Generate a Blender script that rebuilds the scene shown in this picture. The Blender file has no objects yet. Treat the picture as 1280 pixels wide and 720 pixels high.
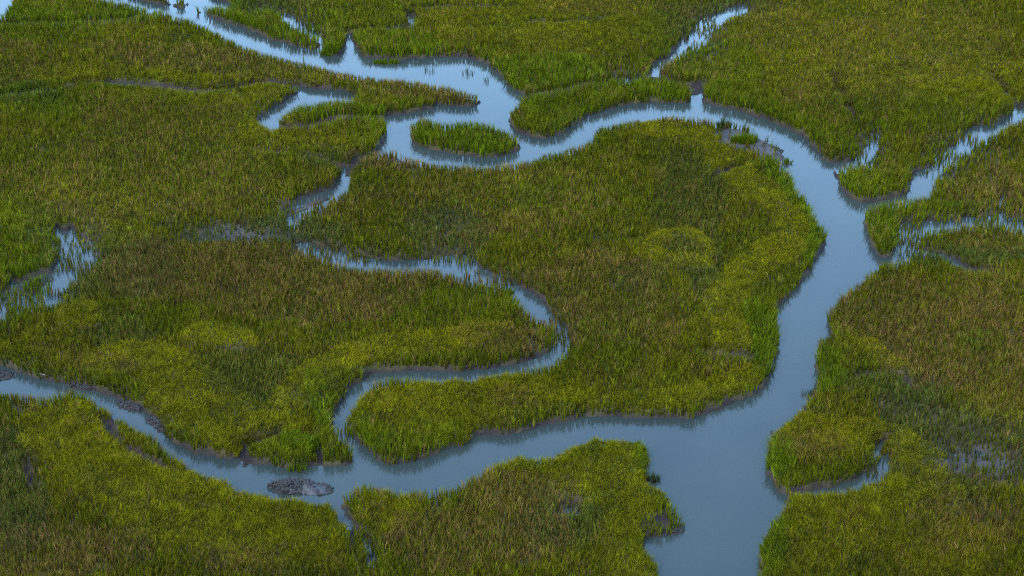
# Tidal salt marsh seen from the air: creeks winding between beds of cordgrass.
import bpy, math, random
import numpy as np
from collections import deque
rng = np.random.default_rng(7)
random.seed(7)
scene = bpy.context.scene
COL = scene.collection
R = math.radians

# ------------------------------------------------------------------ camera
F = 2273.0                      # focal length in pixels of a 1280 wide picture
HC, PITCH = 68.0, R(28.0)
cam_d = bpy.data.cameras.new('camera')
cam_d.sensor_width = 36.0
cam_d.lens = 36.0 * F / 1280.0
cam_d.clip_end = 5000
cam = bpy.data.objects.new('camera', cam_d)
COL.objects.link(cam)
cam.location = (0, 0, HC)
cam.rotation_euler = (math.pi / 2 - PITCH, 0, 0)
scene.camera = cam
cs, sn = math.cos(PITCH), math.sin(PITCH)

def ground(px, py, z=0.0):
    """surveyed picture point -> point of the marsh at height z"""
    px = np.asarray(px, float); py = np.asarray(py, float); z = np.asarray(z, float)
    a = (px - 640) / F; b = (360 - py) / F
    dz = -sn + cs * b
    t = (z - HC) / dz
    return a * t, (cs + sn * b) * t

def picture(x, y, z=0.0):
    """point of the marsh -> survey sheet coordinates (for the plan of the vegetation zones)"""
    q = z - HC
    d = y * cs - q * sn
    return 640 + F * x / d, 360 - F * (y * sn + q * cs) / d

# ------------------------------------------------------------------ plan of the creeks (1280 x 720 survey sheet)
GRASS_TOP = 1.05
MAIN = [(-200,500),(-100,490),(0,487),(43,490),(67,495,.6),(100,494,.55),(133,511,.5),(147,522,.5),(180,543,.5),(213,568,.6),(247,587,.7),(283,602),(320,610),(350,614),(383,617),(410,623),(420,637),
 (429,644),(445,650),(455,662),(465,684),(468,708),(464,712),(458,690),(452,672),(440,655),
 (431,640),(429,627),(437,613),(454,602),(494,608),(517,608),(544,607),(567,605),(587,590),(614,577),(640,568),(684,562),(717,548),(740,540),(767,543),(797,544),(807,553),(809,573),(806,594),(820,597),(835,610),(845,637),(850,657),(838,668),(808,676),(812,692),(822,718),(828,760),(845,830),(850,980),
 (990,980),(960,840),(942,765),(948,720),(950,697),(956,673),(966,647),(976,632),(986,623,.45),(1026,617,.45),(1066,611,.55),(1093,602,.7),(1112,584),(1115,571),(1104,566),(1098,580),(1086,593),(1053,604),(1026,612),(983,617),
 (971,612),(961,593),(960,567),(965,550),(966,533),(1000,510),(1006,497),(1016,480),(1022,468),(1020,453),(1023,430),(1035,413),(1036,393),(1050,373),(1066,353),(1083,340),(1098,326),
 (1120,323),(1135,321),(1143,312),(1147,303),(1143,293),(1150,284),(1186,279),(1240,275),(1262,276),(1280,282),(1420,296),(1420,290),(1280,276),(1258,270),(1256,258),(1258,246),(1250,247),(1250,268),(1230,271),(1186,274),(1150,277),(1124,282),
 (1126,297),(1122,313),(1110,322),(1097,321),
 (1087,303),(1081,280),(1084,264),(1092,256),(1113,252),(1136,249),(1160,241),(1170,230),(1173,217),(1186,200),(1213,183),(1220,172),(1250,160),(1270,148),(1300,138),(1420,96),(1420,88),(1280,134),(1262,145),(1240,155),(1213,161),(1200,176),(1180,190),(1163,208),(1143,217),(1136,240),(1113,248),(1088,252),
 (1070,251),(1053,241),(1050,227),(1042,210),(1060,207),(1076,204),(1086,198),(1094,190),(1099,176),(1092,166),(1085,170),(1086,182),(1080,192),(1070,200),(1056,202),(1040,203),
 (1030,199),(1013,180),(990,163),(963,152),(936,142),(886,131),(877,126),(879,113),(866,112),(864,124),(855,129),(811,128),(777,133),(744,143),(720,155),(700,168),(680,174),(657,170),(641,160),(634,150),(635,141),(644,130),(656,121),
 (652,116),(640,110),(624,93),(607,80),(587,73),(560,71),(527,73),(500,75),(478,74),(455,71),(444,55),(436,42),(431,44),(432,58),(424,70),(412,70),(404,64),(405,54),(400,44),(392,33),(375,24),(352,14),(346,14),(354,20),(368,28),(384,34),(396,45),(399,56),(392,62),
 (367,57),(333,48),(310,37),(287,30),(260,20),(247,12),(256,5),(275,6),(288,7),(280,1),(262,-3),(250,-25),(190,-25),(215,-4),(234,0),(231,6),(205,6),(180,1),(140,-8),(110,-16),(108,-8),(150,0),(180,6),(205,14),(225,19),(247,25),(293,49),(327,62),(367,72),(427,88),(477,94),(527,101),(567,108),(590,115),(599,124),(594,132),(572,133),(547,130),(540,136),(520,140),(477,147),
 (484,154),(486,163),(481,176),(474,184),(464,190),(476,188),(488,185),(510,192),(537,200),(574,203),(627,203),(660,197),(680,188),(710,185),(727,177),(742,167),(747,158),(760,153),(794,148),(827,143),(853,143),(873,147),(893,148),(905,156,.3),(920,161,.3),(936,166,.3),(950,173,.3),(964,181,.3),(976,189,.2),(977,194,.2),(972,199),
 (986,217),(996,237),(1005,243),(1013,257),(1023,277),(1031,300),(1026,317),(1016,328),(1010,343),(996,360),(980,377),(971,390),(975,417),(971,443),(963,470),(956,481),(946,492),(920,503),(886,517),(853,523),(794,523),(747,520),(711,526),(680,532),(660,539),(627,544),(594,545),(584,555),(560,560),(537,570),(510,579),(477,577),(460,563),(444,550),(430,537),
 (434,520),(442,507),(449,490),(460,480),(474,474),(494,470),(540,469),(590,467),(640,461),(680,454),(694,447),(706,438),(712,424),(705,412),(694,397),(674,373),(654,360),(627,347),(600,335),(594,323),(570,317),(560,322),(527,325),(487,326),(450,320),(427,315),(410,311),(385,304),(370,302),(375,307),(400,316),(427,327),(490,333),(554,335),(587,343),(627,357),(644,370),(660,383),(692,407),(694,427),(680,443),(640,456),(590,463),(540,465),(494,464),(472,466),(450,477),(436,485),(427,503),(418,516),(414,530),(424,540),
 (437,555),(442,568),(438,580),(427,583),(400,581),(383,585),(333,583),(313,580),(307,573),(290,573),(260,570),(233,562),(213,547),(200,530),(180,513),(160,502),(133,493),(93,482),(60,476),(27,467),(0,457),(-100,446),(-200,442)]
ISLET = [(514,160),(517,152),(527,147),(545,150),(560,153),(577,152),(600,152),(620,157),(638,165),(648,176),(648,187),(635,194),(612,197),(590,196),(565,192),(540,187),(522,181),(514,172)]
POOL = [(325,149),(336,138),(353,127),(377,115),(400,112),(427,113),(446,118),(442,124),(427,124),(408,124),(390,127),(367,133),(350,144),(343,158),(332,155)]
CREEK = [(437,209),(440,220),(432,235),(412,244),(392,252),(376,262),(364,272),(357,268),(364,256),(380,248),(400,241),(418,233),(425,222),(427,211)]
LEFTPOND = [(70,283),(82,290),(92,284),(97,298),(115,303),(118,316),(104,320),(97,332),(87,350),(70,371),(50,374),(53,362),(66,340),(75,322),(74,305)]
LEFTEDGE = [(-30,370),(0,371),(13,355),(22,352),(20,366),(14,372),(45,370),(56,370),(50,378),(18,380),(8,386),(0,394),(-30,402)]
TOPLEFT = [(-10,-12),(20,-8),(14,2),(6,12),(0,19),(-14,21)]
NECRK = [(810,94),(814,84),(826,76),(840,68),(850,55),(866,38),(878,24),(892,20),(905,14),(936,2),(938,5),(910,19),(893,29),(888,39),(875,53),(852,62),(836,74),(826,84),(823,95)]
POLYS = [MAIN, POOL, CREEK, LEFTPOND, LEFTEDGE, TOPLEFT, NECRK]
# narrow creeks hidden between their banks: (points, width in metres)
CREASES = [
 ([(-30,128),(0,121),(60,113),(100,105),(133,101),(165,102),(200,107),(253,112),(300,106),(333,101),(380,106),(427,110),(446,117)], 2.1),
 ([(-10,34),(10,30),(50,29),(117,27),(160,24),(197,14)], 1.3),
 ([(434,38),(460,36),(507,32),(514,21),(508,10)], 1.2),
 ([(508,10),(577,7),(640,8)], .8),
 ([(660,119),(690,114),(744,102),(780,97),(811,91)], 1.6),
 ([(868,110),(852,102),(834,95),(815,91)], 1.5),
 ([(868,110),(878,106),(884,104)], 1.6),
 ([(317,186),(345,189),(367,191),(395,194),(420,203)], 1.0),
 ([(343,158),(370,157),(397,154),(420,147),(445,146),(482,148)], 2.2),
 ([(1040,95),(1053,116),(1068,145),(1078,162)], .3),
 ([(122,519),(135,528),(148,549),(172,566),(203,580),(232,592)], .3),
 ([(306,574),(305,560),(320,550),(338,544),(350,538)], .7),
 ([(388,540),(396,552),(398,570)], .4),
 ([(884,441),(905,443),(936,446)], .8),
 ([(886,224),(900,216),(922,208)], .6),
 ([(1064,474),(1085,467),(1105,466),(1130,473),(1142,488)], .5),
 ([(1096,566),(1095,556),(1106,546)], .5),
 ([(1145,308),(1165,312),(1190,319),(1200,328),(1215,335),(1240,334)], 1.3),
 ([(75,348),(60,338),(40,345),(22,352)], 1.2),
 ([(464,190),(448,196),(436,212)], 1.2),
 ([(400,243),(380,253),(360,262)], .8),
 ([(494,467),(540,468),(590,465),(640,459),(680,452)], 1.7),
 ([(370,302),(345,290),(300,290),(262,294)], 1.0),
 ([(1280,140),(1255,110),(1240,95)], .7),
 ([(700,640),(712,628),(722,640)], .5),
 ([(760,22),(700,28),(660,26)], .6),
]
# thinly grown wet flats: (x, y, half width, half height, strength)
WET = [(92,312,34,34,.75),(80,352,24,24,.7),(112,292,26,22,.55),(30,372,36,14,.6),(270,291,62,13,.6),(345,288,50,14,.5),(400,312,45,13,.5),(378,262,40,16,.55),
 (1235,572,75,42,.62),(1180,560,40,40,.45),(1100,580,24,24,.32),(1030,617,40,7,.4),(1140,520,50,36,.3),(440,320,40,11,.5),(560,318,36,14,.6),(565,292,22,26,.35),(600,345,60,22,.35),(690,410,40,40,.35),
 (1085,190,24,32,.6),(1195,190,60,52,.45),(1255,272,34,12,.6),(1135,300,26,26,.5),(1200,272,80,7,.55),(1160,312,34,14,.5),(885,40,36,34,.5),(920,14,40,12,.55),(790,95,46,9,.5),(385,40,26,26,.5),(330,12,70,12,.4),
 (712,628,18,26,.55),(455,585,26,9,.3),(40,590,10,26,.55),(460,672,18,40,.4),(434,535,16,10,.5),(1245,640,40,25,.3),(1210,250,24,40,.2),(840,327,16,8,.4),(1255,250,12,22,.5)]
# vegetation zones: (x, y, half width, half height, tilt in degrees, colour key, strength)
ZONES = [
 # yellow combed turf
 (100,400,34,18,0,'Y',.9),(275,428,46,14,3,'Y',1),(40,440,50,18,10,'Y',.5),(240,510,80,36,35,'Y',.9),(330,540,70,34,0,'Y',.7),
 (560,530,90,26,-6,'Y',.6),(845,314,15,6,0,'D',.5),(1225,428,32,12,0,'B',.8),(1060,650,110,50,0,'Y',.6),(250,640,170,60,15,'Y',.9),(110,560,90,50,20,'Y',.9),(380,660,60,50,0,'Y',.7),
 (760,590,80,50,0,'Y',.9),(790,680,40,60,0,'Y',.7),(690,570,80,25,-10,'Y',.6),(480,640,50,30,0,'Y',.5),(1250,510,50,18,0,'Y',.5),(720,30,120,40,5,'Y',.6),(640,20,120,30,0,'Y',.4),(1060,60,200,60,0,'Y',.4),(1210,100,90,40,0,'Y',.5),(250,115,120,20,0,'Y',.5),(330,165,60,30,0,'Y',.5),(100,270,120,40,0,'Y',.4),(120,95,100,16,0,'Y',.5),(1000,690,60,40,0,'Y',.5),(1180,690,80,40,0,'Y',.5),(1150,620,60,30,0,'Y',.6),(1220,355,60,25,0,'Y',.2),
 # bright upright cordgrass
 (770,440,24,40,0,'B',.5),(972,575,22,24,0,'B',1),(580,172,66,25,0,'B',.9),(480,60,80,18,0,'B',.8),(680,90,90,20,0,'B',.9),(750,128,110,30,-10,'B',.7),(990,150,100,16,25,'B',.6),(1060,230,60,18,0,'B',.6),
 (375,555,26,12,0,'B',1),(335,570,40,14,0,'B',.6),(400,505,14,40,-15,'B',.7),(560,165,40,20,0,'B',.3),(440,145,80,10,0,'B',.8),(460,165,26,26,0,'B',.6),(290,20,60,20,0,'B',.7),(370,45,40,16,0,'B',.7),(410,30,30,30,0,'B',.5),(100,20,110,14,0,'B',.7),(60,40,80,14,0,'B',.4),(150,120,140,14,0,'B',.4),(60,130,70,26,0,'B',.6),
 (35,352,30,18,0,'B',.9),(870,40,70,60,0,'B',.3),(900,90,60,40,0,'B',.6),(1150,140,140,26,0,'B',.4),(1100,290,24,40,0,'B',.7),(1180,262,90,12,0,'B',.4),(1030,470,26,30,0,'B',.8),(1010,450,16,36,0,'B',.6),(805,560,10,30,0,'B',.8),(620,575,60,9,-15,'B',.8),(500,605,60,8,0,'B',.9),(290,600,60,10,25,'B',.6),(968,680,16,50,0,'B',.8),(640,362,8,6,0,'B',1),
 (560,390,90,26,0,'B',.45),(160,210,180,40,0,'B',.25),(730,250,100,30,0,'B',.3),(30,300,50,60,0,'B',.5),(520,545,60,20,0,'B',.4),(450,540,18,30,0,'B',.5),(260,395,180,25,0,'B',.2),(770,410,50,40,0,'B',.3),
 # brown, seeding
 (370,355,170,55,5,'R',.95),(240,340,120,40,0,'R',.6),(620,425,60,22,0,'R',.7),(560,345,70,14,0,'R',.8),(740,370,90,60,0,'R',.7),(800,400,60,40,0,'R',.5),(620,250,150,50,0,'R',.35),(1190,430,110,60,0,'R',.9),(1120,390,80,40,0,'R',.7),(1240,370,60,40,0,'R',.5),
 (70,690,140,36,0,'R',.9),(640,650,80,60,0,'R',.8),(700,620,30,26,0,'R',.6),(560,680,80,40,0,'R',.7),(300,705,60,20,0,'R',.8),(180,225,170,60,0,'R',.45),(70,235,90,40,0,'R',.3),(300,80,180,20,5,'R',.6),(500,110,90,12,10,'R',.8),(1140,60,140,50,0,'R',.35),(880,15,60,10,0,'R',.6),(760,10,80,12,0,'R',.6),(1250,300,60,20,0,'R',.6),(860,90,60,20,0,'R',.5),(490,200,60,16,0,'R',.8),(860,150,90,12,0,'R',.5),(1200,660,70,40,0,'R',.6),(1240,480,60,40,0,'R',.5),(960,30,90,30,0,'R',.3),(425,250,40,30,0,'R',.3),(330,270,60,30,0,'R',.2),(25,80,60,30,0,'R',.3),(1240,240,60,30,0,'R',.6),(960,620,20,10,0,'R',.4),(30,505,22,12,35,'R',.9),(1060,120,80,40,0,'R',.3),
 (375,330,30,12,0,'R',.6),(100,450,80,12,10,'R',.6),(330,545,26,10,0,'R',.4),(640,500,30,14,0,'R',.7),(1010,560,50,20,0,'R',.5),(200,150,120,40,0,'R',.35),
 # dark bluish green, wet ground
 (130,330,90,50,0,'D',.6),(330,290,110,18,0,'D',.7),(1200,560,110,60,0,'D',.5),(1140,510,50,40,0,'D',.7),(10,600,40,70,0,'D',.7),(30,640,40,50,0,'D',.7),(860,250,50,60,0,'D',.45),(880,330,30,50,0,'D',.5),(800,350,40,20,0,'D',.4),(560,290,60,30,0,'D',.6),(30,120,60,16,0,'D',.5),(70,285,60,30,0,'D',.6),(700,650,60,40,0,'D',.5),(330,480,60,40,0,'D',.45),(300,460,60,24,0,'D',.4),(150,430,40,40,0,'D',.5),(1130,480,80,20,0,'D',.4),(340,8,60,10,0,'D',.5),(850,30,40,26,0,'D',.5),(930,12,50,12,0,'D',.7),(1210,320,90,12,0,'D',.6),(400,470,20,30,0,'D',.3),(150,615,60,20,20,'D',.4),(220,620,30,16,0,'D',.4),(1180,620,60,20,0,'D',.4),(430,200,60,14,0,'D',.5),
]
for pts, hw, key, st in [       # turf rims that follow the creeks
 ([(815,163),(850,165),(885,175),(900,195),(893,210)], 15, 'Y', .9), ([(925,222),(945,235),(965,252),(985,270),(995,290)], 20, 'Y', 1),
 ([(985,310),(955,322),(925,345),(908,370),(910,400),(912,430)], 24, 'Y', 1), ([(958,208),(985,238),(1008,262),(1023,290),(1012,322)], 9, 'B', .9), ([(945,390),(957,425),(955,462)], 15, 'B', .9),
 ([(812,307),(830,297),(852,292),(875,300),(888,315)], 9, 'Y', 1), ([(805,318),(825,324),(845,330)], 10, 'Y', 1), ([(860,329),(882,330)], 11, 'Y', 1),
 ([(130,456),(165,447),(200,450),(235,465),(265,490),(300,515)], 24, 'Y', 1), ([(620,410),(580,427),(530,431),(470,438),(425,452),(395,470),(370,495),(345,520),(320,545)], 20, 'Y', .95),
 ([(440,510),(500,503),(560,493),(640,487),(700,492)], 22, 'Y', .85), ([(700,495),(760,502),(830,502),(890,490),(940,470)], 15, 'Y', .8),
 ([(1075,425),(1100,445),(1132,466)], 12, 'Y', 1), ([(985,530),(1030,545),(1080,545),(1120,550),(1160,575)], 24, 'Y', .8), ([(350,150),(325,165),(350,180),(400,185),(460,180)], 11, 'Y', .5),
 ([(60,112),(133,96),(253,103),(400,100)], 7, 'Y', .6), ([(520,560),(470,560),(440,540)], 10, 'B', .5)]:
    for (ax, ay), (bx_, by_) in zip(pts, pts[1:]):
        m = max(1, int(math.hypot(bx_ - ax, by_ - ay) / (hw * .5)))
        for q in range(m + 1): ZONES.append((ax + (bx_ - ax) * q / m, ay + (by_ - ay) * q / m, hw * 1.15, hw * .8, 0, key, st))
SILTY = [(935,180,50,26,15),(965,190,30,20,30),(385,255,40,14,-20),(85,350,30,20,0),(300,288,60,12,0),(1240,575,60,30,0)]
BARE = [(36,590,4,10,-25),(22,512,10,4,40),(497,202,12,4,0),(826,651,14,8,-20),(520,213,10,3,0),(965,534,6,5,0),(922,176,24,13,12),(950,184,24,13,22),(971,192,10,9,30),(908,163,12,8,10),(875,104,9,4,0),(197,527,8,5,45),
        (440,664,6,10,20),(808,655,9,9,0),(390,250,26,3.5,-22),(170,104,26,3,0)]

def catmull(pts, step=2.5, closed=True):
    P = np.array([(p[0], p[1], p[2] if len(p) > 2 else -1) for p in pts], float)
    n = len(P); out = []
    for i in range(n if closed else n - 1):
        if closed: p0, p1, p2, p3 = P[i-1], P[i], P[(i+1) % n], P[(i+2) % n]
        else: p0, p1, p2, p3 = P[max(i-1, 0)], P[i], P[i+1], P[min(i+2, n-1)]
        L = np.hypot(*(p2 - p1)[:2]); k = max(1, int(L / step))
        t = np.arange(k)[:, None] / k
        q = p1 + .5 * t * ((p2 - p0) + t * ((2*p0 - 5*p1 + 4*p2 - p3) + t * (3*p1 - p0 - 3*p2 + p3)))
        q = p1 * (1 - t) + p2 * t if L < 3 else q
        q[:, 2] = np.where((p1[2] >= 0), p1[2], -1)
        out.append(q)
    if not closed: out.append(P[-1:])
    return np.concatenate(out)

def survey(pts, water=True):
    """outline -> plan, the near banks read at the height of the grass that stands on them"""
    q = catmull(pts)
    x, y = q[:, 0], q[:, 1]
    area = .5 * np.sum(x * np.roll(y, -1) - np.roll(x, -1) * y)
    k = 3
    tx, ty = np.roll(x, -k) - np.roll(x, k), np.roll(y, -k) - np.roll(y, k)
    L = np.hypot(tx, ty) + 1e-6
    ny = -tx / L * np.sign(area)                # outward normal, y down
    if not water: ny = -ny
    z = GRASS_TOP * np.clip(ny * 1.3, 0, 1) ** .8
    z = (np.roll(z, 1) + z + np.roll(z, -1) + np.roll(z, 2) + np.roll(z, -2)) / 5
    z = np.where(q[:, 2] >= 0, q[:, 2], z)
    gx, gy = ground(x, y, z)
    return np.stack([gx, gy], 1)

# ------------------------------------------------------------------ fields over the marsh
X0, X1, Y0, Y1, CELL = -84.0, 84.0, 70.0, 222.0, 0.24
NX, NY = int((X1 - X0) / CELL), int((Y1 - Y0) / CELL)
gx = X0 + (np.arange(NX) + .5) * CELL
gy = Y0 + (np.arange(NY) + .5) * CELL
GX, GY = np.meshgrid(gx, gy)

def fill(poly):
    m = np.zeros((NY, NX), bool)
    a, b = poly, np.roll(poly, -1, 0)
    for r in range(NY):
        yy = gy[r]
        s = (a[:, 1] > yy) != (b[:, 1] > yy)
        if not s.any(): continue
        xs = np.sort(a[s, 0] + (yy - a[s, 1]) / (b[s, 1] - a[s, 1]) * (b[s, 0] - a[s, 0]))
        for u, v in zip(xs[::2], xs[1::2]):
            i0, i1 = np.searchsorted(gx, u), np.searchsorted(gx, v)
            m[r, i0:i1] = True
    return m

def edt(mask):
    """distance in cells from every cell to the nearest True cell (exact, separable)"""
    big = 1e4
    g = np.where(mask, 0.0, big)
    for r in range(1, NY): g[r] = np.minimum(g[r], g[r-1] + 1)
    for r in range(NY - 2, -1, -1): g[r] = np.minimum(g[r], g[r+1] + 1)
    out = np.full((NY, NX), big)
    g2 = g ** 2
    W = 60
    for dx in range(-W, W + 1):
        if dx >= 0: out[:, :NX-dx] = np.minimum(out[:, :NX-dx], g2[:, dx:] + dx*dx)
        else: out[:, -dx:] = np.minimum(out[:, -dx:], g2[:, :NX+dx] + dx*dx)
    return np.sqrt(np.minimum(out, 60.0 ** 2))

LAT = np.random.default_rng(3).random((8, 256, 256))
def noise(x, y, scale, k=0):
    u, v = x / scale + 37.3 * k, y / scale + 17.9 * k
    i, j = np.floor(u).astype(int), np.floor(v).astype(int)
    f, g = u - i, v - j
    f = f*f*(3-2*f); g = g*g*(3-2*g)
    T = LAT[k % 8]
    a = T[i & 255, j & 255]; b = T[(i+1) & 255, j & 255]; c = T[i & 255, (j+1) & 255]; d = T[(i+1) & 255, (j+1) & 255]
    return (a*(1-f)+b*f)*(1-g) + (c*(1-f)+d*f)*g

water_m = np.zeros((NY, NX), bool)
for p in POLYS: water_m |= fill(survey(p))
islet_m = fill(survey(ISLET, water=False))
water_m &= ~islet_m
mudfloor = np.zeros((NY, NX), bool)
crease_d = np.full((NY, NX), 50.0)              # signed distance to the bank of a narrow creek
for pts, w in CREASES:
    q = catmull(pts, 3, closed=False)
    x, y = ground(q[:, 0], q[:, 1] + 4.0, .25)
    for i, (u, v) in enumerate(zip(x, y)):
        ww = .7 * w * (.55 + .8 * noise(np.array(u), np.array(v), 2.3, 1)) * (.6 + .4 * min(1, 4 * min(i + 1, len(x) - i) / len(x)))
        i0, i1 = np.searchsorted(gx, (u - 5, u + 5)); j0, j1 = np.searchsorted(gy, (v - 5, v + 5))
        if i1 <= i0 or j1 <= j0: continue
        sub = crease_d[j0:j1, i0:i1]
        if pts[0] in ((464,190),(400,243),(370,302),(868,110),(122,519),(388,540),(306,574)): mudfloor[j0:j1, i0:i1] |= np.hypot(GX[j0:j1, i0:i1] - u, GY[j0:j1, i0:i1] - v) < ww
        np.minimum(sub, np.hypot(GX[j0:j1, i0:i1] - u, GY[j0:j1, i0:i1] - v) - ww / 2, out=sub)
SD = np.where(water_m, -edt(~water_m), edt(water_m)) * CELL
SD = SD + (noise(GX, GY, 1.1, 2) - .5) * .5 + (noise(GX, GY, .5, 3) - .5) * .25
BANK = np.minimum(SD, crease_d + (noise(GX, GY, .7, 4) - .5) * .4)

PX, PY = picture(GX, GY, .4)
wet = np.zeros((NY, NX))
for (x, y, a, b, s) in WET:
    d = np.hypot((PX - x) / a, (PY - y) / b)
    wet = np.maximum(wet, s * np.clip(1.35 - d + (noise(GX, GY, 1.6, 5) - .5) * .9, 0, 1))
bare = np.zeros((NY, NX))
for (x, y, a, b, t) in BARE:
    c, s = math.cos(R(t)), math.sin(R(t))
    dx, dy = PX - x, PY - y
    d = np.hypot((dx*c + dy*s) / a, (-dx*s + dy*c) / b)
    bare = np.maximum(bare, np.clip(1.5 - d + (noise(GX, GY, .8, 6) - .5) * .9, 0, 1))
def smooth(e0, e1, v):
    t = np.clip((v - e0) / (e1 - e0), 0, 1)
    return t*t*(3-2*t)
plat = .34 + .16 * (noise(GX, GY, 9, 1) - .5) + .10 * (noise(GX, GY, 2.2, 2) - .5)
wetg = .02 + .20 * (noise(GX, GY, .9, 3) - .5) + .08 * (noise(GX, GY, .4, 7) - .5)
plat = plat * (1 - np.clip(wet * 1.5, 0, 1)) + wetg * np.clip(wet * 1.5, 0, 1)
H = -.55 + (.55 + plat) * smooth(-.8, .6, BANK)
H = np.where((mudfloor & ((SD > crease_d) | (crease_d < .05))) | (bare > .5), np.maximum(H, .04 + .06 * (noise(GX, GY, .8, 5) - .5)), H)   # narrow creeks are drained to their mud
H = np.where(~mudfloor & (crease_d < .05), np.minimum(H, -.06), H)
H += .05 * (noise(GX, GY, .35, 4) - .5) + .03 * (noise(GX, GY, .17 * 2, 6) - .5)

silt = np.zeros((NY, NX))
for (x, y, a, b, t) in SILTY:
    silt = np.maximum(silt, np.clip(1.3 - np.hypot((PX - x) / a, (PY - y) / b) + (noise(GX, GY, 1.0, 3) - .5) * .7, 0, 1))
thatch = smooth(.15, .6, BANK + (noise(GX, GY, .6, 5) - .5) * .3) * (1 - np.clip(bare * 1.3, 0, 1)) * (1 - np.clip(wet * 1.3, 0, 1))
def sample(A, x, y):
    u = np.clip((x - X0) / CELL - .5, 0, NX - 1.001); v = np.clip((y - Y0) / CELL - .5, 0, NY - 1.001)
    i, j = u.astype(int), v.astype(int); f, g = u - i, v - j
    return (A[j, i]*(1-f) + A[j, i+1]*f)*(1-g) + (A[j+1, i]*(1-f) + A[j+1, i+1]*f)*g

def zone_fields(x, y, only=None):
    px, py = picture(x, y, .5)
    wob = (noise(x, y, 2.6, 1) - .5) * .9 + (noise(x, y, .9, 2) - .5) * .4
    f = {k: np.zeros(len(x)) for k in 'YBRD'}
    for (cx, cy, a, b, t, k, s) in ZONES:
        if only and k not in only: continue
        dx, dy = px - cx, py - cy
        c, sn_ = math.cos(R(t)), math.sin(R(t))
        near = (np.abs(dx) < 1.7 * max(a, b)) & (np.abs(dy) < 1.7 * max(a, b))
        if not near.any(): continue
        d = np.hypot((dx[near]*c + dy[near]*sn_) / a, (-dx[near]*sn_ + dy[near]*c) / b)
        f[k][near] = np.maximum(f[k][near], s * smooth(1.06, .88, d + wob[near] * .34))
    return f

rimf = zone_fields(GX.ravel(), GY.ravel(), 'Y')['Y'].reshape(NY, NX)
H += .32 * rimf * smooth(.1, .9, BANK)
for x, y, a, b in ((847, 314, 42, 21), (275, 428, 46, 15), (100, 400, 34, 18)):      # low domes of combed turf
    H += .28 * smooth(1.15, .8, np.hypot((PX - x) / a, (PY - y) / b))

# ------------------------------------------------------------------ materials
def material(name):
    m = bpy.data.materials.new(name); m.use_nodes = True
    nt = m.node_tree; nt.nodes.clear()
    return m, nt, nt.nodes.new('ShaderNodeOutputMaterial')
def node(nt, t, **kw):
    n = nt.nodes.new(t)
    for k, v in kw.items():
        if k in n.inputs: n.inputs[k].default_value = v
        else: setattr(n, k, v)
    return n

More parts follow.
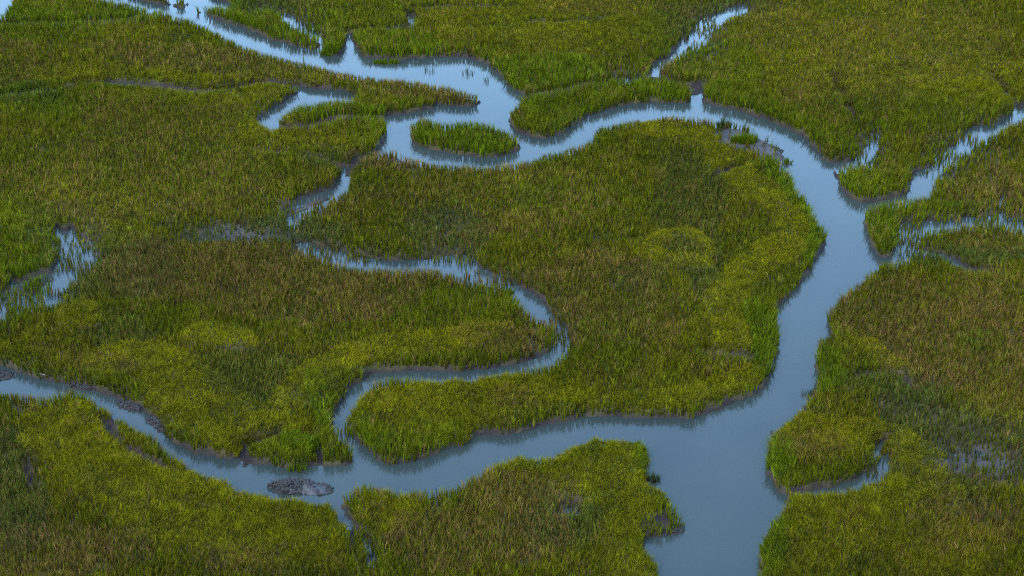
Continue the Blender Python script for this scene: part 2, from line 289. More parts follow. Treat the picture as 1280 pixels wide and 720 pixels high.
def grass_material():
    m, nt, out = material('cordgrass')
    at = node(nt, 'ShaderNodeAttribute', attribute_name='tint')
    d = node(nt, 'ShaderNodeBsdfPrincipled', Roughness=.55)
    d.inputs['Specular IOR Level'].default_value = .02
    t = node(nt, 'ShaderNodeBsdfTranslucent')
    mx = node(nt, 'ShaderNodeMixShader'); mx.inputs[0].default_value = .35
    nt.links.new(at.outputs['Color'], d.inputs['Base Color']); nt.links.new(at.outputs['Color'], t.inputs['Color'])
    nt.links.new(d.outputs[0], mx.inputs[1]); nt.links.new(t.outputs[0], mx.inputs[2])
    nt.links.new(mx.outputs[0], out.inputs[0])
    return m
def mud_material():
    m, nt, out = material('wet_mud')
    tc = node(nt, 'ShaderNodeTexCoord')
    n1 = node(nt, 'ShaderNodeTexNoise', Scale=.9, Detail=8.0, Roughness=.65)
    n2 = node(nt, 'ShaderNodeTexNoise', Scale=6.0, Detail=6.0, Roughness=.7)
    vo = node(nt, 'ShaderNodeTexVoronoi', Scale=7.0)
    r = node(nt, 'ShaderNodeValToRGB')
    r.color_ramp.elements[0].position = .35; r.color_ramp.elements[0].color = (.007, .005, .0045, 1)
    r.color_ramp.elements[1].position = .7; r.color_ramp.elements[1].color = (.028, .020, .017, 1)
    mixc = node(nt, 'ShaderNodeMix', data_type='RGBA'); mixc.inputs[0].default_value = .5
    bs = node(nt, 'ShaderNodeBsdfPrincipled', Roughness=.6)
    bs.inputs['Specular IOR Level'].default_value = .08
    bp = node(nt, 'ShaderNodeBump', Strength=.6, Distance=.08)
    ad = node(nt, 'ShaderNodeMath', operation='ADD')
    for n in (n1, n2, vo): nt.links.new(tc.outputs['Object'], n.inputs['Vector'])
    nt.links.new(n1.outputs['Fac'], mixc.inputs[6]); nt.links.new(n2.outputs['Fac'], mixc.inputs[7])
    nt.links.new(mixc.outputs[2], r.inputs[0])
    sa = node(nt, 'ShaderNodeAttribute', attribute_name='silt')
    sm = node(nt, 'ShaderNodeMix', data_type='RGBA'); sm.inputs[7].default_value = (.066, .060, .064, 1)
    mm = node(nt, 'ShaderNodeMath', operation='MULTIPLY'); nt.links.new(sa.outputs['Fac'], mm.inputs[0]); nt.links.new(mixc.outputs[2], mm.inputs[1])
    nt.links.new(mm.outputs[0], sm.inputs[0]); nt.links.new(r.outputs[0], sm.inputs[6]); 
    ta = node(nt, 'ShaderNodeAttribute', attribute_name='thatch')
    tm = node(nt, 'ShaderNodeMix', data_type='RGBA'); tm.inputs[7].default_value = (.040, .033, .010, 1)   # fallen stems and litter
    tf = node(nt, 'ShaderNodeMath', operation='MULTIPLY'); tf.inputs[1].default_value = .85
    nt.links.new(ta.outputs['Fac'], tf.inputs[0]); nt.links.new(tf.outputs[0], tm.inputs[0])
    nt.links.new(sm.outputs[2], tm.inputs[6]); nt.links.new(tm.outputs[2], bs.inputs['Base Color'])
    nt.links.new(n2.outputs['Fac'], ad.inputs[0]); nt.links.new(vo.outputs['Distance'], ad.inputs[1])
    nt.links.new(ad.outputs[0], bp.inputs['Height']); nt.links.new(bp.outputs[0], bs.inputs['Normal'])
    nt.links.new(bs.outputs[0], out.inputs[0])
    return m
def water_material():
    m, nt, out = material('creek_water')
    tc = node(nt, 'ShaderNodeTexCoord')
    n1 = node(nt, 'ShaderNodeTexNoise', Scale=.12, Detail=3.0)
    r = node(nt, 'ShaderNodeValToRGB')
    r.color_ramp.elements[0].position = .3; r.color_ramp.elements[0].color = (.015, .021, .020, 1)
    r.color_ramp.elements[1].position = .75; r.color_ramp.elements[1].color = (.022, .028, .025, 1)
    bs = node(nt, 'ShaderNodeBsdfPrincipled', Roughness=.06, IOR=1.333)
    mp = node(nt, 'ShaderNodeMapping'); mp.inputs['Scale'].default_value = (1.0, 1.0, 1.0)
    n2 = node(nt, 'ShaderNodeTexNoise', Scale=1.3, Detail=5.0, Roughness=.6)
    bp = node(nt, 'ShaderNodeBump', Strength=.05, Distance=.05)
    nt.links.new(tc.outputs['Object'], n1.inputs['Vector']); nt.links.new(tc.outputs['Object'], mp.inputs['Vector'])
    nt.links.new(mp.outputs[0], n2.inputs['Vector'])
    nt.links.new(n1.outputs['Fac'], r.inputs[0]); nt.links.new(r.outputs[0], bs.inputs['Base Color'])
    nt.links.new(n2.outputs['Fac'], bp.inputs['Height']); nt.links.new(bp.outputs[0], bs.inputs['Normal'])
    nt.links.new(bs.outputs[0], out.inputs[0])
    return m
def plain(name, lo, hi, scale, rough):
    m, nt, out = material(name)
    tc = node(nt, 'ShaderNodeTexCoord')
    n1 = node(nt, 'ShaderNodeTexNoise', Scale=scale, Detail=6.0)
    r = node(nt, 'ShaderNodeValToRGB')
    r.color_ramp.elements[0].position = .35; r.color_ramp.elements[0].color = (*lo, 1)
    r.color_ramp.elements[1].position = .68; r.color_ramp.elements[1].color = (*hi, 1)
    bs = node(nt, 'ShaderNodeBsdfPrincipled', Roughness=rough)
    nt.links.new(tc.outputs['Object'], n1.inputs['Vector']); nt.links.new(n1.outputs['Fac'], r.inputs[0])
    nt.links.new(r.outputs[0], bs.inputs['Base Color']); nt.links.new(bs.outputs[0], out.inputs[0])
    return m
GRASS, MUD, WATER = grass_material(), mud_material(), water_material()
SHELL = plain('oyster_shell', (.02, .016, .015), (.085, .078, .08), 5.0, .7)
DARKSHELL = plain('shaded_oyster_shell', (.004, .003, .0025), (.014, .009, .007), 5.0, .85)  # dark oysters, with the heap's self-shadow mixed into the colour
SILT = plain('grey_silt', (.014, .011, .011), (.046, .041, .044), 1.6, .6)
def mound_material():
    m, nt, out = material('oyster_mud')            # dark oysters at one end, bare pale silt at the other
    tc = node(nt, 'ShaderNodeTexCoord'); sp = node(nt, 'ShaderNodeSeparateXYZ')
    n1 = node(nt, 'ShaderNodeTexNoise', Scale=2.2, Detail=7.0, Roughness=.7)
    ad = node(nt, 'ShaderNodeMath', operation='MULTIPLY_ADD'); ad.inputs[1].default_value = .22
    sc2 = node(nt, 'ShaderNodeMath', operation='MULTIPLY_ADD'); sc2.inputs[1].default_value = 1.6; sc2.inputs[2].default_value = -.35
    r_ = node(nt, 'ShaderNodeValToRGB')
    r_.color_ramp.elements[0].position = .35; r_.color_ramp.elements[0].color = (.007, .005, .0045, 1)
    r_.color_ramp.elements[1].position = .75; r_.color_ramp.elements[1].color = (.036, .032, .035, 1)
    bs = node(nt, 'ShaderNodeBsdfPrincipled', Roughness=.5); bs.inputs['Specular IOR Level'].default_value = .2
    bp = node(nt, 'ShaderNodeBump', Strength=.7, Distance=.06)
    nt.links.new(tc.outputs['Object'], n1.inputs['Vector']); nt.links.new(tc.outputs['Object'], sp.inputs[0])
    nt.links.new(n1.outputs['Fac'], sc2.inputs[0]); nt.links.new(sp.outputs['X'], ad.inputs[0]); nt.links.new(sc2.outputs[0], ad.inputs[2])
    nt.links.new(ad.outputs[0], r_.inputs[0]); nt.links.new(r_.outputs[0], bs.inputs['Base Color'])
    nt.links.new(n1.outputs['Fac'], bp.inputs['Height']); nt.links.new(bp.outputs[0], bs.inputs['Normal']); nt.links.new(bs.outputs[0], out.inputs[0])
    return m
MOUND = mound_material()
BIRD = plain('dark_plumage', (.025, .022, .02), (.07, .06, .055), 20.0, .7)
BEAK = plain('beak_and_legs', (.10, .07, .03), (.16, .10, .04), 20.0, .5)
WOOD = plain('bleached_wood', (.09, .08, .07), (.17, .15, .13), 8.0, .8)

# ------------------------------------------------------------------ mesh helpers
def link(name, me, mat, parent=None):
    o = bpy.data.objects.new(name, me); COL.objects.link(o)
    if mat: me.materials.append(mat)
    if parent is not None: o.parent = parent
    return o
def raw_mesh(name, co, tris, per=3):
    me = bpy.data.meshes.new(name)
    me.vertices.add(len(co)); me.vertices.foreach_set('co', np.ascontiguousarray(co, np.float32).ravel())
    me.loops.add(tris.size); me.loops.foreach_set('vertex_index', np.ascontiguousarray(tris, np.int32).ravel())
    me.polygons.add(len(tris)); me.polygons.foreach_set('loop_start', np.arange(len(tris), dtype=np.int32) * per)
    me.update(calc_edges=True)
    return me
def tag(o, label=None, cat=None, group=None, kind=None):
    if label: o['label'] = label
    if cat: o['category'] = cat
    if group: o['group'] = group
    if kind: o['kind'] = kind
    return o
def empty(name, loc):
    o = bpy.data.objects.new(name, None); COL.objects.link(o); o.location = loc
    o.empty_display_size = .3
    return o

# ------------------------------------------------------------------ which bed every piece of land belongs to
SEEDS = {
 'upper_left': [(250,75),(80,70),(30,100),(450,100),(540,115)],
 'far_corner': [(100,12),(40,20)],
 'far_tongue': [(320,32),(300,18)],
 'far_middle': [(650,40),(500,55),(700,85),(420,15),(800,30)],
 'far_notch': [(470,15),(490,22)],
 'far_right': [(1050,60),(980,120),(900,85),(1200,60),(1110,200),(1060,225)],
 'left_middle': [(200,190),(60,200),(330,230),(30,270),(460,168),(400,185)],
 'finger': [(440,136),(400,139),(520,132)],
 'centre': [(780,300),(600,240),(900,200),(640,500),(820,440),(470,230),(700,250)],
 'left_lobe': [(300,400),(560,400),(150,470),(60,410),(350,540),(620,440),(190,320)],
 'near_left': [(200,650),(60,560),(40,520),(390,660)],
 'near_middle': [(620,640),(760,570),(500,640),(800,690)],
 'right_strip': [(1150,263),(1100,290),(1230,200),(1270,230)],
 'right_wedge': [(1230,303),(1180,295)],
 'near_right': [(1150,420),(1250,500),(1100,680),(1050,350),(1000,690),(1010,570)],
 'islet_oval': [(580,172)],
 'islet_long': [(700,140),(760,120),(840,112)],
}
NAMES = list(SEEDS)
K = 2
nyc, nxc = NY // K, NX // K
landc = BANK[::K, ::K][:nyc, :nxc] > .05
bed = np.full((nyc, nxc), -1, int)
dq = deque()
for k, nm in enumerate(NAMES):
    for (x, y) in SEEDS[nm]:
        u, v = ground(x, y, .5)
        i, j = int((u - X0) / CELL / K), int((v - Y0) / CELL / K)
        if 0 <= i < nxc and 0 <= j < nyc: bed[j, i] = k; dq.append((j, i))
while dq:
    j, i = dq.popleft()
    for a, b in ((1,0),(-1,0),(0,1),(0,-1)):
        q, p = j + a, i + b
        if 0 <= q < nyc and 0 <= p < nxc and bed[q, p] < 0 and landc[q, p]:
            bed[q, p] = bed[j, i]; dq.append((q, p))
for _ in range(6):                              # grow the beds out over their banks
    for a, b in ((1,0),(-1,0),(0,1),(0,-1)):
        s = np.roll(np.roll(bed, a, 0), b, 1)
        bed = np.where(bed < 0, s, bed)
for _ in range(60):
    for a, b in ((1,0),(-1,0),(0,1),(0,-1)):
        s = np.roll(np.roll(bed, a, 0), b, 1)
        keep = (s >= 0) & (s < NAMES.index('islet_oval'))
        bed = np.where((bed < 0) & keep, s, bed)

# ------------------------------------------------------------------ ground and water
vx = np.clip(np.arange(NX), 0, NX - 1); idx = np.arange(NX * NY).reshape(NY, NX)
co = np.stack([GX, GY, H], 2).reshape(-1, 3)
quads = np.stack([idx[:-1, :-1], idx[:-1, 1:], idx[1:, 1:], idx[1:, :-1]], 2)
fi = np.minimum(np.arange(NX - 1) // K, nxc - 1); fj = np.minimum(np.arange(NY - 1) // K, nyc - 1)
fbed = bed[np.ix_(fj, fi)]
is_islet = {n: (fbed == NAMES.index(n)) for n in ('islet_oval', 'islet_long')}
rest = ~(is_islet['islet_oval'] | is_islet['islet_long'])
def sheet(sel, origin=(0, 0, 0)):
    q = quads[sel]
    used, inv = np.unique(q, return_inverse=True)
    me = raw_mesh('sheet', co[used] - np.array(origin), inv.reshape(-1, 4), 4)
    me.polygons.foreach_set('use_smooth', np.ones(len(q), bool))
    th = me.attributes.new('thatch', 'FLOAT', 'POINT'); th.data.foreach_set('value', thatch.ravel()[used].astype(np.float32))
    at = me.attributes.new('silt', 'FLOAT', 'POINT'); at.data.foreach_set('value', silt.ravel()[used].astype(np.float32))
    return me
g = tag(link('ground', sheet(rest), MUD), 'brown tidal mud under the marsh grass and along the creek banks', 'ground', kind='structure')
# the flats go on far beyond what is surveyed
def ring_mesh(z, inner, outer):
    (a0, b0, a1, b1), (c0, d0, c1, d1) = inner, outer
    v = np.array([(a0,b0,z),(a1,b0,z),(a1,b1,z),(a0,b1,z),(c0,d0,z),(c1,d0,z),(c1,d1,z),(c0,d1,z)], float)
    return raw_mesh('ring', v, np.array([(4,5,1,0),(5,6,2,1),(6,7,3,2),(7,4,0,3)]), 4)
tag(link('marsh_terrain', ring_mesh(.30, (gx[0], gy[0], gx[-1], gy[-1]), (-3000, -1500, 3000, 4000)), MUD), 'tidal flats beyond the surveyed creeks', 'ground', kind='structure')
w = raw_mesh('water', np.array([(-100,60,0),(100,60,0),(100,240,0),(-100,240,0)], float), np.array([(0,1,2,3)]), 4)
tag(link('water', w, WATER), 'still blue tidal creek water reflecting the sky', 'water', kind='structure')

# ------------------------------------------------------------------ grass
PAL = {'G': (.050, .051, .002), 'B': (.050, .069, .002), 'Y': (.104, .089, .0015), 'R': (.098, .054, .015), 'D': (.026, .037, .012)}
PAL = {k: np.array(v) for k, v in PAL.items()}

def blades(base, hgt, lean_dir, lean, face, width, tint, curl):
    """every blade: a tapering strip of three triangles, bent over towards its tip"""
    n = len(base)
    side = np.stack([np.cos(face), np.sin(face), np.zeros(n)], 1) * (width / 2)[:, None]
    ld = np.stack([np.cos(lean_dir), np.sin(lean_dir)], 1)
    mid = base.copy(); mid[:, 2] += hgt * .58; mid[:, :2] += ld * (hgt * lean * .42)[:, None]
    tip = base.copy(); tip[:, 2] += hgt * (1 - .30 * curl); tip[:, :2] += ld * (hgt * (lean + curl * .55))[:, None]
    V = np.stack([base - side, base + side, mid - side * .8, mid + side * .8, tip], 1).reshape(-1, 3)
    k = np.arange(n)[:, None] * 5
    T = np.concatenate([k + [0, 1, 3], k + [0, 3, 2], k + [2, 3, 4]], 1).reshape(-1, 3)
    C = np.repeat(tint, 5, 0)
    return V, T, C

def grass_mesh(V, T, C):
    me = raw_mesh('grass', V, T)
    a = me.color_attributes.new('tint', 'FLOAT_COLOR', 'POINT')
    a.data.foreach_set('color', np.concatenate([C, np.ones((len(C), 1))], 1).astype(np.float32).ravel())
    return me

def shoots_to_blades(x, y, scale, hmul=None, tint=None, nb=5, edge_lean=None, seed=1, zone=None):
    r = np.random.default_rng(seed)
    n = len(x)
    z = np.maximum(sample(H, x, y), -.12)
    rep = np.repeat(np.arange(n), nb); m = len(rep)
    ang = r.random(m) * 6.283
    yz = zone['Y'][rep]
    rad = np.sqrt(r.random(m)) * (.045 * scale)[rep] * (1 + 1.2 * yz)
    base = np.stack([x[rep] + np.cos(ang) * rad, y[rep] + np.sin(ang) * rad, z[rep] - .03], 1)
    h = hmul[rep] * (.72 + .42 * r.random(m))
    # the combed turf lies over in swirls, the upright grass spreads from its shoot
    swirl = noise(x, y, 3.0, 6)[rep] * 12.566 + noise(x, y, .8, 5)[rep] * 3
    lean_dir = np.where(r.random(m) < .30 + .15 * yz, swirl + r.normal(0, .6, m), ang)
    lean = .03 + .11 * r.random(m) + yz * (.05 + .25 * r.random(m))
    curl = np.clip(.05 + .4 * r.random(m) + .15 * yz, 0, 1.1)
    if edge_lean is not None:
        ed, es = edge_lean
        k = r.random(m) < es[rep]
        lean_dir = np.where(k, ed[rep] + r.normal(0, .5, m), lean_dir)
        lean = np.where(k, lean + .35 * r.random(m), lean)
    face = r.random(m) * 3.1416
    width = (.035 + .022 * r.random(m)) * scale[rep] * (1 - .2 * yz)
    t = tint[rep] * (.9 + .2 * r.random(m))[:, None]
    return blades(base, h, lean_dir, lean, face, width, t, curl)

# shoots on a jittered grid, sparser and broader with distance
SX, SY, SS, turf = [], [], [], []
def band(y0, y1, spacing, margin, inner=None):
    rows = np.arange(y0, y1, spacing)
    for k, yy in enumerate(rows):
        half = (yy * cs + HC * sn) * (640 / F)
        xs = np.arange(-half * margin, half * margin, spacing) + (k % 2) * spacing / 2
        if inner: xs = xs[np.abs(xs) > half * inner]
        SX.append(xs + rng.uniform(-.5, .5, len(xs)) * spacing * 1.1)
        SY.append(yy + rng.uniform(-.5, .5, len(xs)) * spacing * 1.1)
        SS.append(np.full(len(xs), spacing / .2))
for y0, y1, sp in ((76, 105, .172), (105, 135, .19), (135, 170, .22), (170, 214, .25)):
    band(y0, y1, sp, 1.10)
    band(y0, y1, sp * 1.8, 1.32, 1.10)
    turf.append(sum(map(len, SX))); band(y0, y1, sp * .95, 1.10); turf.append(sum(map(len, SX)))   # the turf is denser
SX, SY, SS = np.concatenate(SX), np.concatenate(SY), np.concatenate(SS)
extra = np.zeros(len(SX), bool)
for a, b in zip(turf[::2], turf[1::2]): extra[a:b] = True
ok = (np.abs(SX) < 83) & (SY < 221)
ok &= ~extra | (sample(rimf, SX, SY) > rng.uniform(.3, .8, len(SX)))
SX, SY, SS = SX[ok], SY[ok], SS[ok]
sb, sw, sbare, ssd, scr = (sample(A, SX, SY) for A in (BANK, wet, bare, SD, crease_d))
zf = zone_fields(SX, SY)
rnd = rng.random(len(SX))
edge_n = noise(SX, SY, 1.7, 4)
dens = smooth(.03, .28, sb - (edge_n - .5) * .55)
# scattered stems stand out in the shallows, more of them where a flat is wet
shal = 0 * smooth(-.9, .1, sb) * (edge_n > .45) * (scr > .8)
dens = np.maximum(dens, shal)
dens = np.where((sw > .05) & (ssd > -2.5) & (scr > -.15), np.minimum(np.maximum(dens, np.clip(.9 * sw, 0, .6) * smooth(.2, .6, edge_n) * (sw > .25)), 1 - .86 * np.clip(sw * 1.25, 0, 1)), dens)
dens = dens * (1 - np.clip(sbare * 1.15, 0, .92))
gap = noise(SX, SY, .9, 7)
dens = dens * np.where(gap < .18, .6, 1)
keep = rnd < dens
SX, SY, SS, sb, sw, edge_n = SX[keep], SY[keep], SS[keep], sb[keep], sw[keep], edge_n[keep]
zf = {k: v[keep] for k, v in zf.items()}
n = len(SX)
# colour of every shoot
r1, r2 = rng.random(n), rng.random(n)
big = noise(SX, SY, 14, 3); med = noise(SX, SY, 3.2, 4); fine = noise(SX, SY, .7, 6)
levee = smooth(2.6, .4, sb)
base = PAL['G'] * (1 - .40 * med[:, None]) + PAL['Y'] * (.40 * med[:, None])
def mix(a, key, f): return a * (1 - f[:, None]) + PAL[key] * f[:, None]
base = mix(base, 'B', np.clip(.40 * levee * (r1 < .7), 0, 1))
base = mix(base, 'D', zf['D'] * .65)
base = mix(base, 'Y', zf['Y'] * np.clip(.74 + .3 * (fine - .5) + .5 * (r2 - .5) + .7 * (med - .5), 0, 1))
base = mix(base, 'B', zf['B'] * np.clip(.75 + .5 * (r2 - .5), 0, 1))
brown = np.clip(.14 + .46 * zf['R'] + .26 * (med - .5) * (1 + zf['R']), .03, .6) * (1 - .6 * zf['B']) * (1 - .45 * zf['Y'])
base = mix(base, 'R', np.where(r1 < brown, .55 + .45 * r2, .0) + zf['R'] * .12)
base = mix(base, 'D', np.where((r2 > .86) & (fine < .5), .6, 0.))
sh = rng.lognormal(0, .34, n)
tint = base * sh[:, None] * (.90 + .20 * fine)[:, None] * (.85 + .3 * big)[:, None]
hm = .78 + .24 * (med - .5) + .18 * (fine - .5)
hm *= 1 - .50 * zf['Y'] + .22 * zf['B'] - .05 * zf['R'] - .12 * zf['D']
hm *= 1 + .10 * levee - .25 * np.clip(sw, 0, 1)
hm = np.clip(hm * 1.04, .28, 1.5)
e = .6
ex = sample(SD, SX + e, SY) - sample(SD, SX - e, SY); ey = sample(SD, SX, SY + e) - sample(SD, SX, SY - e)
ed = np.arctan2(-ey, -ex); es = .6 * smooth(1.3, .1, sb) * (sb > -.1)
bi = np.clip(((SX - X0) / CELL / K).astype(int), 0, nxc - 1); bj = np.clip(((SY - Y0) / CELL / K).astype(int), 0, nyc - 1)
sbed = bed[bj, bi]
print('shoots', n)

LABELS = {
 'upper_left': 'long olive green grass bank running below the far upper creek to a pointed tip in the middle pool',
 'far_corner': 'strip of bright green marsh grass in the far top left corner, cut off by a dark ditch',
 'far_tongue': 'tongue of green grass between the far upper creek and its small side pool',
 'far_middle': 'broad far bed of marsh grass above the wide pool where the creeks meet',
 'far_notch': 'far patch of marsh grass behind a thin dark ditch above the upper creek',
 'far_right': 'large plain olive grass flat above the long bend of the main creek',
 'left_middle': 'wide grass flat left of the central creeks with a small flooded pond at its edge',
 'finger': 'narrow curved finger of bright green grass below the horseshoe pool',
 'centre': 'largest central marsh grass bed wrapped by the main creek, with a ring of yellow turf on it',
 'left_lobe': 'brown tinged rounded grass bed with yellow turf edges, inside the looping small creek',
 'near_left': 'near yellow green grass bank below the mud mound in the creek',
 'near_middle': 'near grass headland with a blunt square end jutting into the widest water',
 'right_strip': 'hammer shaped grass strip between two side creeks off the main bend',
 'right_wedge': 'small wedge of dark grass between a thin side creek and a dark ditch',
 'near_right': 'large near grass bank of yellow, brown and thin wet patches along the main channel',
}
def bed_mesh(k, origin=(0, 0, 0)):
    s = sbed == k
    V, T, C = shoots_to_blades(SX[s], SY[s], SS[s], hm[s], tint[s], 5, (ed[s], es[s]), 100 + k, {q: v[s] for q, v in zf.items()})
    return grass_mesh(V - np.array(origin), T, C)
for k, nm in enumerate(NAMES):
    if nm.startswith('islet'): continue
    if not (sbed == k).any(): print('EMPTY BED', nm); continue
    o = link('marsh_grass', bed_mesh(k), GRASS)
    tag(o, LABELS[nm], 'marsh grass', 'beds of marsh grass between the creeks', 'stuff')
for nm, at, lab in (('islet_oval', (580, 185), 'small oval islet of bright green grass alone in the middle pool'),
                    ('islet_long', (745, 135), 'long curved grass islet with a rounded left end beside the middle pool')):
    x, y = ground(*at, 0.); loc = (float(x), float(y), 0.)
    root = tag(empty('grassy_islet', loc), lab, 'islet', 'grassy islets in the creek')
    link('mud_bank', sheet(is_islet[nm], loc), MUD, root)
    gr = link('grass', bed_mesh(NAMES.index(nm), loc), GRASS, root); gr['kind'] = 'stuff'

# ------------------------------------------------------------------ lone tufts standing in the water or on mud
TUFTS = [  # x, y of the foot, half width m, half depth m, height, colour, shoots, label
 (484,79,1.4,.45,.75,'B',110,'bright green grass clump reaching out from the far bank of the pool'),
 (412,68,1.0,.6,1.0,'B',110,'green grass clump between the small side pool and a narrow inlet on the far bank'),
 (815,600,.5,.35,.85,'D',36,'sparse dark tuft in the water by the blunt end of the near headland'),
 (905,159,.7,.45,1.1,'D',60,'dark upright tuft at the upper end of the grey mud spit'),
 (930,183,1.3,.55,1.05,'B',150,'bushy bright green tuft in the middle of the grey mud spit'),
 (637,366,.35,.25,.7,'B',30,'tiny bright green tuft on the bank of the looping inner creek'),
 (537,89,.6,.5,.85,'D',12,'few thin dark stems standing in open pool water left of the others'),
 (583,92,.9,.9,.85,'D',16,'loose spray of thin dark stems in the pool near the far bank'),
 (608,102,.25,.3,.95,'D',6,'pair of thin dark stems in the pool closest to its curved right shore'),
 (1139,306,.7,.4,.7,'D',20,'thin dark stems in the short pool beside the hammer shaped grass strip'),
 (984,204,.4,.3,.8,'B',26,'small green tuft at the water just below the mud spit tip'),
 (1009,494,.4,.3,.75,'D',20,'dark wispy tuft at the right shore of the main channel'),
 (372,588,.7,.3,.8,'B',30,'drooping light green tuft over the water behind the mud mound'),
]
for k, (px, py, a, b, hh, key, cnt, lab) in enumerate(TUFTS):
    x, y = ground(px, py, .0); x, y = float(x), float(y)
    r = np.random.default_rng(500 + k)
    rad, an = np.sqrt(r.random(cnt)), r.random(cnt) * 6.283
    xs, ys = x + np.cos(an) * rad * a, y + np.sin(an) * rad * b
    d = np.hypot((xs - x) / a, (ys - y) / b)
    z0 = {q: np.zeros(cnt) for q in 'YBRD'}
    tn = PAL[key] * (.75 + .5 * r.random(cnt))[:, None]
    V, T, C = shoots_to_blades(xs, ys, np.full(cnt, 1.0 if cnt > 20 else .8), hh * (1.1 - .4 * d), tn, 5 if cnt > 20 else 3, (np.arctan2(ys - y, xs - x), .7 * d), 600 + k, z0)
    zb = float(np.median(sample(H, xs, ys)))
    V[:, 2] = np.maximum(V[:, 2], -.15)
    o = link('grass_tuft', grass_mesh(V - np.array((x, y, zb)), T, C), GRASS)
    o.location = (x, y, zb)
    tag(o, lab, 'grass tuft', 'lone grass tufts at the water')

# ------------------------------------------------------------------ oyster mounds: a heap of mud crusted with shells
def shell_heap(px, py, a, b, hh, rot, shells, label, group=None, skew=0., mat=SILT, ridge=None, base_z=None):
    x, y = ground(px, py, 0.); x, y = float(x), float(y)
    z0 = -.05 if base_z is None else base_z
    root = tag(empty('oyster_mound', (x, y, z0)), label, 'oyster mound', group)
    root.rotation_euler[2] = R(rot)
    nr, na = 26, 72
    def height(u, v):
        rr = np.hypot(u, v)
        top = np.clip(1 - rr ** 1.7, 0, 1) ** .8
        return hh * top * (.62 - skew * u * .75) * (.6 + .8 * noise(u * a + x, v * b + y, .5, 3))
    rr = np.linspace(0, 1.06, nr)[:, None]; an = np.linspace(0, 2*math.pi, na, endpoint=False)[None]
    out = 1 + .22 * (noise(np.cos(an) * 3 + x, np.sin(an) * 3 + y, 1, 2) - .5) * 2
    U, Vv = rr * np.cos(an), rr * np.sin(an)
    Z = height(U, Vv) + (noise(U*a+x, Vv*b+y, .22, 5) - .5) * .08 - .12 * (rr > 1.02)
    cov = np.stack([U * a * out, Vv * b * out, Z], 2).reshape(-1, 3)
    ii = np.arange(nr * na).reshape(nr, na)
    q = np.stack([ii[:-1], np.roll(ii[:-1], -1, 1), np.roll(ii[1:], -1, 1), ii[1:]], 2).reshape(-1, 4)
    me = raw_mesh('mud', cov, q[:, ::-1], 4); me.polygons.foreach_set('use_smooth', np.ones(len(q), bool))
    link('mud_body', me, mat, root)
    # shells: small curved cups, pale lying flat and dark standing up in clusters
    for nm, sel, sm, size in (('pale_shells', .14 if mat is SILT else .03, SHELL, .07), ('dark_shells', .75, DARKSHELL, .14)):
        r = np.random.default_rng(int(px) + 50 + (1 if nm[0] == 'p' else 2))
        c = int(shells * sel)
        ra, aa = np.sqrt(r.random(c)) * 1.0, r.random(c) * 6.283
        u, v = ra * np.cos(aa), ra * np.sin(aa)
        if nm[0] == 'd':
            k = (r.random(c) < np.clip(.5 - 1.1 * u * (1 if skew > 0 else 0) + .5 * v, .07, 1)) | (ra > .88)
            u, v = u[k], v[k]; c = len(u)
        oo = 1 + .22 * (noise(u / np.maximum(np.hypot(u, v), .01) * 3 + x, v / np.maximum(np.hypot(u, v), .01) * 3 + y, 1, 2) - .5) * 2
        P = np.stack([u * a * oo, v * b * oo, height(u, v) + .01], 1)
        s = size * (.6 + .8 * r.random(c)); yaw = r.random(c) * 6.283
        up = r.random(c) * (1.2 if nm[0] == 'd' else .5)
        m = 6
        th = np.linspace(0, 2*math.pi, m, endpoint=False)
        ring = np.stack([np.cos(th) * 1.25, np.sin(th) * .62, np.zeros(m)], 1)
        ring2 = ring * .5 + np.array([.12, 0, .3])
        loc = np.concatenate([ring, ring2, [[.1, 0, .36]], [[0, 0, -.22]]])      # a thick little cup
        L = loc[None] * s[:, None, None]
        cu, su = np.cos(up)[:, None], np.sin(up)[:, None]
        X_, Z_ = L[..., 0] * cu - L[..., 2] * su, L[..., 0] * su + L[..., 2] * cu
        cy, sy = np.cos(yaw)[:, None], np.sin(yaw)[:, None]
        W = np.stack([X_ * cy - L[..., 1] * sy, X_ * sy + L[..., 1] * cy, Z_], 2) + P[:, None]
        f = []
        for i in range(m):
            j = (i + 1) % m
            f += [(i, j, m + j), (i, m + j, m + i), (m + i, m + j, 2*m), (j, i, 2*m + 1)]
        f = np.array(f)[None] + (np.arange(c) * (2*m + 2))[:, None, None]
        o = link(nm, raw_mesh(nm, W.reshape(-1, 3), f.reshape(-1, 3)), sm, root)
        o['kind'] = 'stuff'
    return root
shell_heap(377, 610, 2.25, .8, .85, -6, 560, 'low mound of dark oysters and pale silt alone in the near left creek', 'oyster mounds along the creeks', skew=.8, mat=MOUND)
shell_heap(-4, 470, 1.15, .7, .5, 0, 260, 'dark cluster of oyster shells cut by the frame at the far left of the creek', 'oyster mounds along the creeks', mat=MUD)
shell_heap(201, 531, 1.35, .6, .42, -42, 420, 'brown oyster bank on the outer bend of the near left creek', 'oyster mounds along the creeks', mat=MUD)
shell_heap(165, 509, 1.3, .42, .34, -22, 240, 'small brown shell bank just upstream of the bigger oyster bank on the bend', 'oyster mounds along the creeks', mat=MUD)
shell_heap(838, 663, 1.0, .55, .42, 14, 260, 'ragged oyster edge at the round corner of the near headland', 'oyster mounds along the creeks', mat=MUD)
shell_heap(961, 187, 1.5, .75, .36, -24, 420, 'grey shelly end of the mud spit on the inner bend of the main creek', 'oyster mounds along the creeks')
shell_heap(104, 485, 1.2, .35, .3, -18, 180, 'thin line of muddy shells along the far shore upstream of the bend', 'oyster mounds along the creeks', mat=MUD)

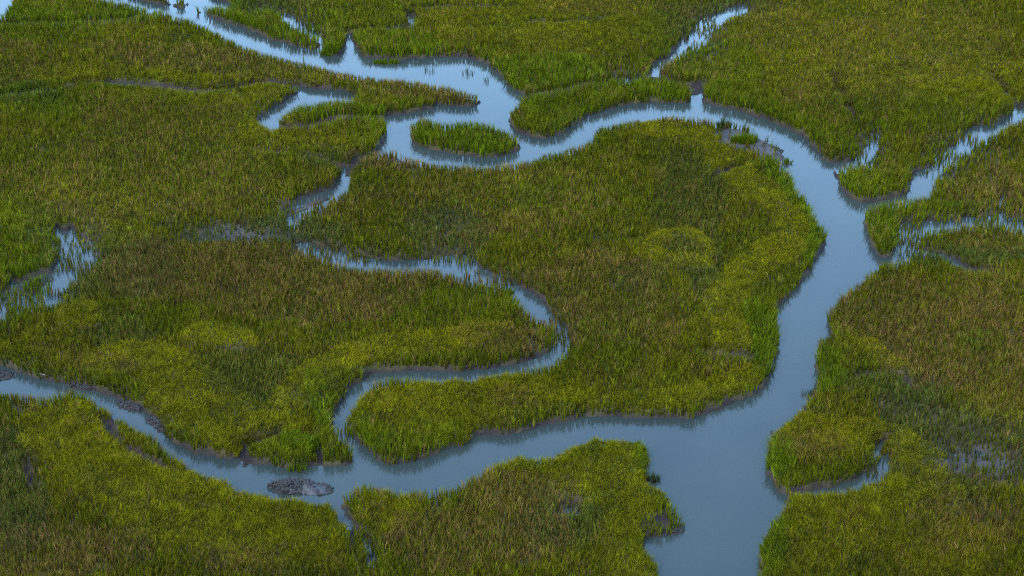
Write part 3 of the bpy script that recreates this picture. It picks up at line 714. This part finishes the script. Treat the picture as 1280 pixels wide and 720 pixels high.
# ------------------------------------------------------------------ a small wading bird on the spit and a stick on the shore
def skin(name, verts, edges, radii, mat, parent, loc=(0, 0, 0), sub=1):
    me = bpy.data.meshes.new(name); me.from_pydata(verts, edges, [])
    o = link(name, me, mat, parent); o.location = loc
    sk = o.modifiers.new('skin', 'SKIN')
    for v, rr in zip(me.skin_vertices[0].data, radii): v.radius = (rr, rr)
    me.skin_vertices[0].data[0].use_root = True
    o.modifiers.new('sub', 'SUBSURF').levels = sub
    o.modifiers['sub'].render_levels = sub
    return o
bx, by = ground(959, 178, .25); bx, by = float(bx), float(by)
bz = float(sample(H, np.array([bx]), np.array([by]))[0]); bz = max(bz, 0.0)
bird = tag(empty('wading_bird', (bx, by, bz)), 'tiny dark wading bird standing on the edge of the grey mud spit', 'bird')
bird.rotation_euler[2] = R(200)
skin('body', [(0,0,.30),(.09,0,.33),(.14,0,.40),(.15,0,.47),(.20,0,.50),(-.09,0,.27),(-.19,0,.23)], [(0,1),(1,2),(2,3),(3,4),(0,5),(5,6)], [.085,.07,.035,.03,.038,.065,.02], BIRD, bird, sub=2)
skin('beak', [(.22,0,.50),(.27,0,.49),(.33,0,.475)], [(0,1),(1,2)], [.014,.009,.004], BEAK, bird)
for s in (-1, 1):
    skin('leg', [(-.01, .03*s, .25),(-.02,.032*s,.13),(0,.034*s,.01),(.05,.04*s,.005)], [(0,1),(1,2),(2,3)], [.014,.010,.008,.006], BEAK, bird)
sx, sy = ground(53, 470, .2); sx, sy = float(sx), float(sy)
st = skin('driftwood_stick', [(-.35,.1,.06),(-.1,.02,.12),(.15,-.03,.07),(.38,-.12,.03),(.25,.05,.16)], [(0,1),(1,2),(2,3),(2,4)], [.02,.028,.025,.014,.012], WOOD, None, (sx, sy, float(sample(H, np.array([sx]), np.array([sy]))[0])))
tag(st, 'pale bent stick lying on the mud at the far shore of the left creek', 'driftwood')

# ------------------------------------------------------------------ daylight
world = bpy.data.worlds.new('World'); scene.world = world; world.use_nodes = True
nt = world.node_tree
sky = nt.nodes.new('ShaderNodeTexSky'); sky.sky_type = 'NISHITA'; sky.sun_disc = False
SUN_EL, SUN_AZ = 48.0, 215.0                     # azimuth clockwise from +Y: behind the camera, a little to the left
sky.sun_elevation = R(SUN_EL); sky.sun_rotation = R(SUN_AZ)
sky.air_density = 1.0; sky.dust_density = .5; sky.ozone_density = 1.0
bg = nt.nodes['Background']; bg.inputs['Strength'].default_value = .15
wb = nt.nodes.new('ShaderNodeMix'); wb.data_type = 'RGBA'; wb.blend_type = 'MULTIPLY'; wb.inputs[0].default_value = 1
wb.inputs[7].default_value = (1.0, 1.14, 1.13, 1)         # slightly greener daylight, as the camera was balanced
nt.links.new(sky.outputs[0], wb.inputs[6]); nt.links.new(wb.outputs[2], bg.inputs['Color'])
sd = bpy.data.lights.new('sun', 'SUN'); sd.energy = .55; sd.angle = R(12); sd.color = (1, .95, .87)
so = bpy.data.objects.new('sun', sd); COL.objects.link(so)
so.rotation_euler = (R(90 - SUN_EL), 0, R(-SUN_AZ + 180))
so.location = (-30, -30, 60)

scene.view_settings.view_transform = 'Standard'
scene.view_settings.look = 'None'
scene.view_settings.exposure = 2.88
scene.view_settings.gamma = 1
c = scene.cycles
c.max_bounces = 6; c.diffuse_bounces = 3; c.glossy_bounces = 3; c.transmission_bounces = 2; c.transparent_max_bounces = 4
c.use_denoising = False
c.filter_width = 1.15
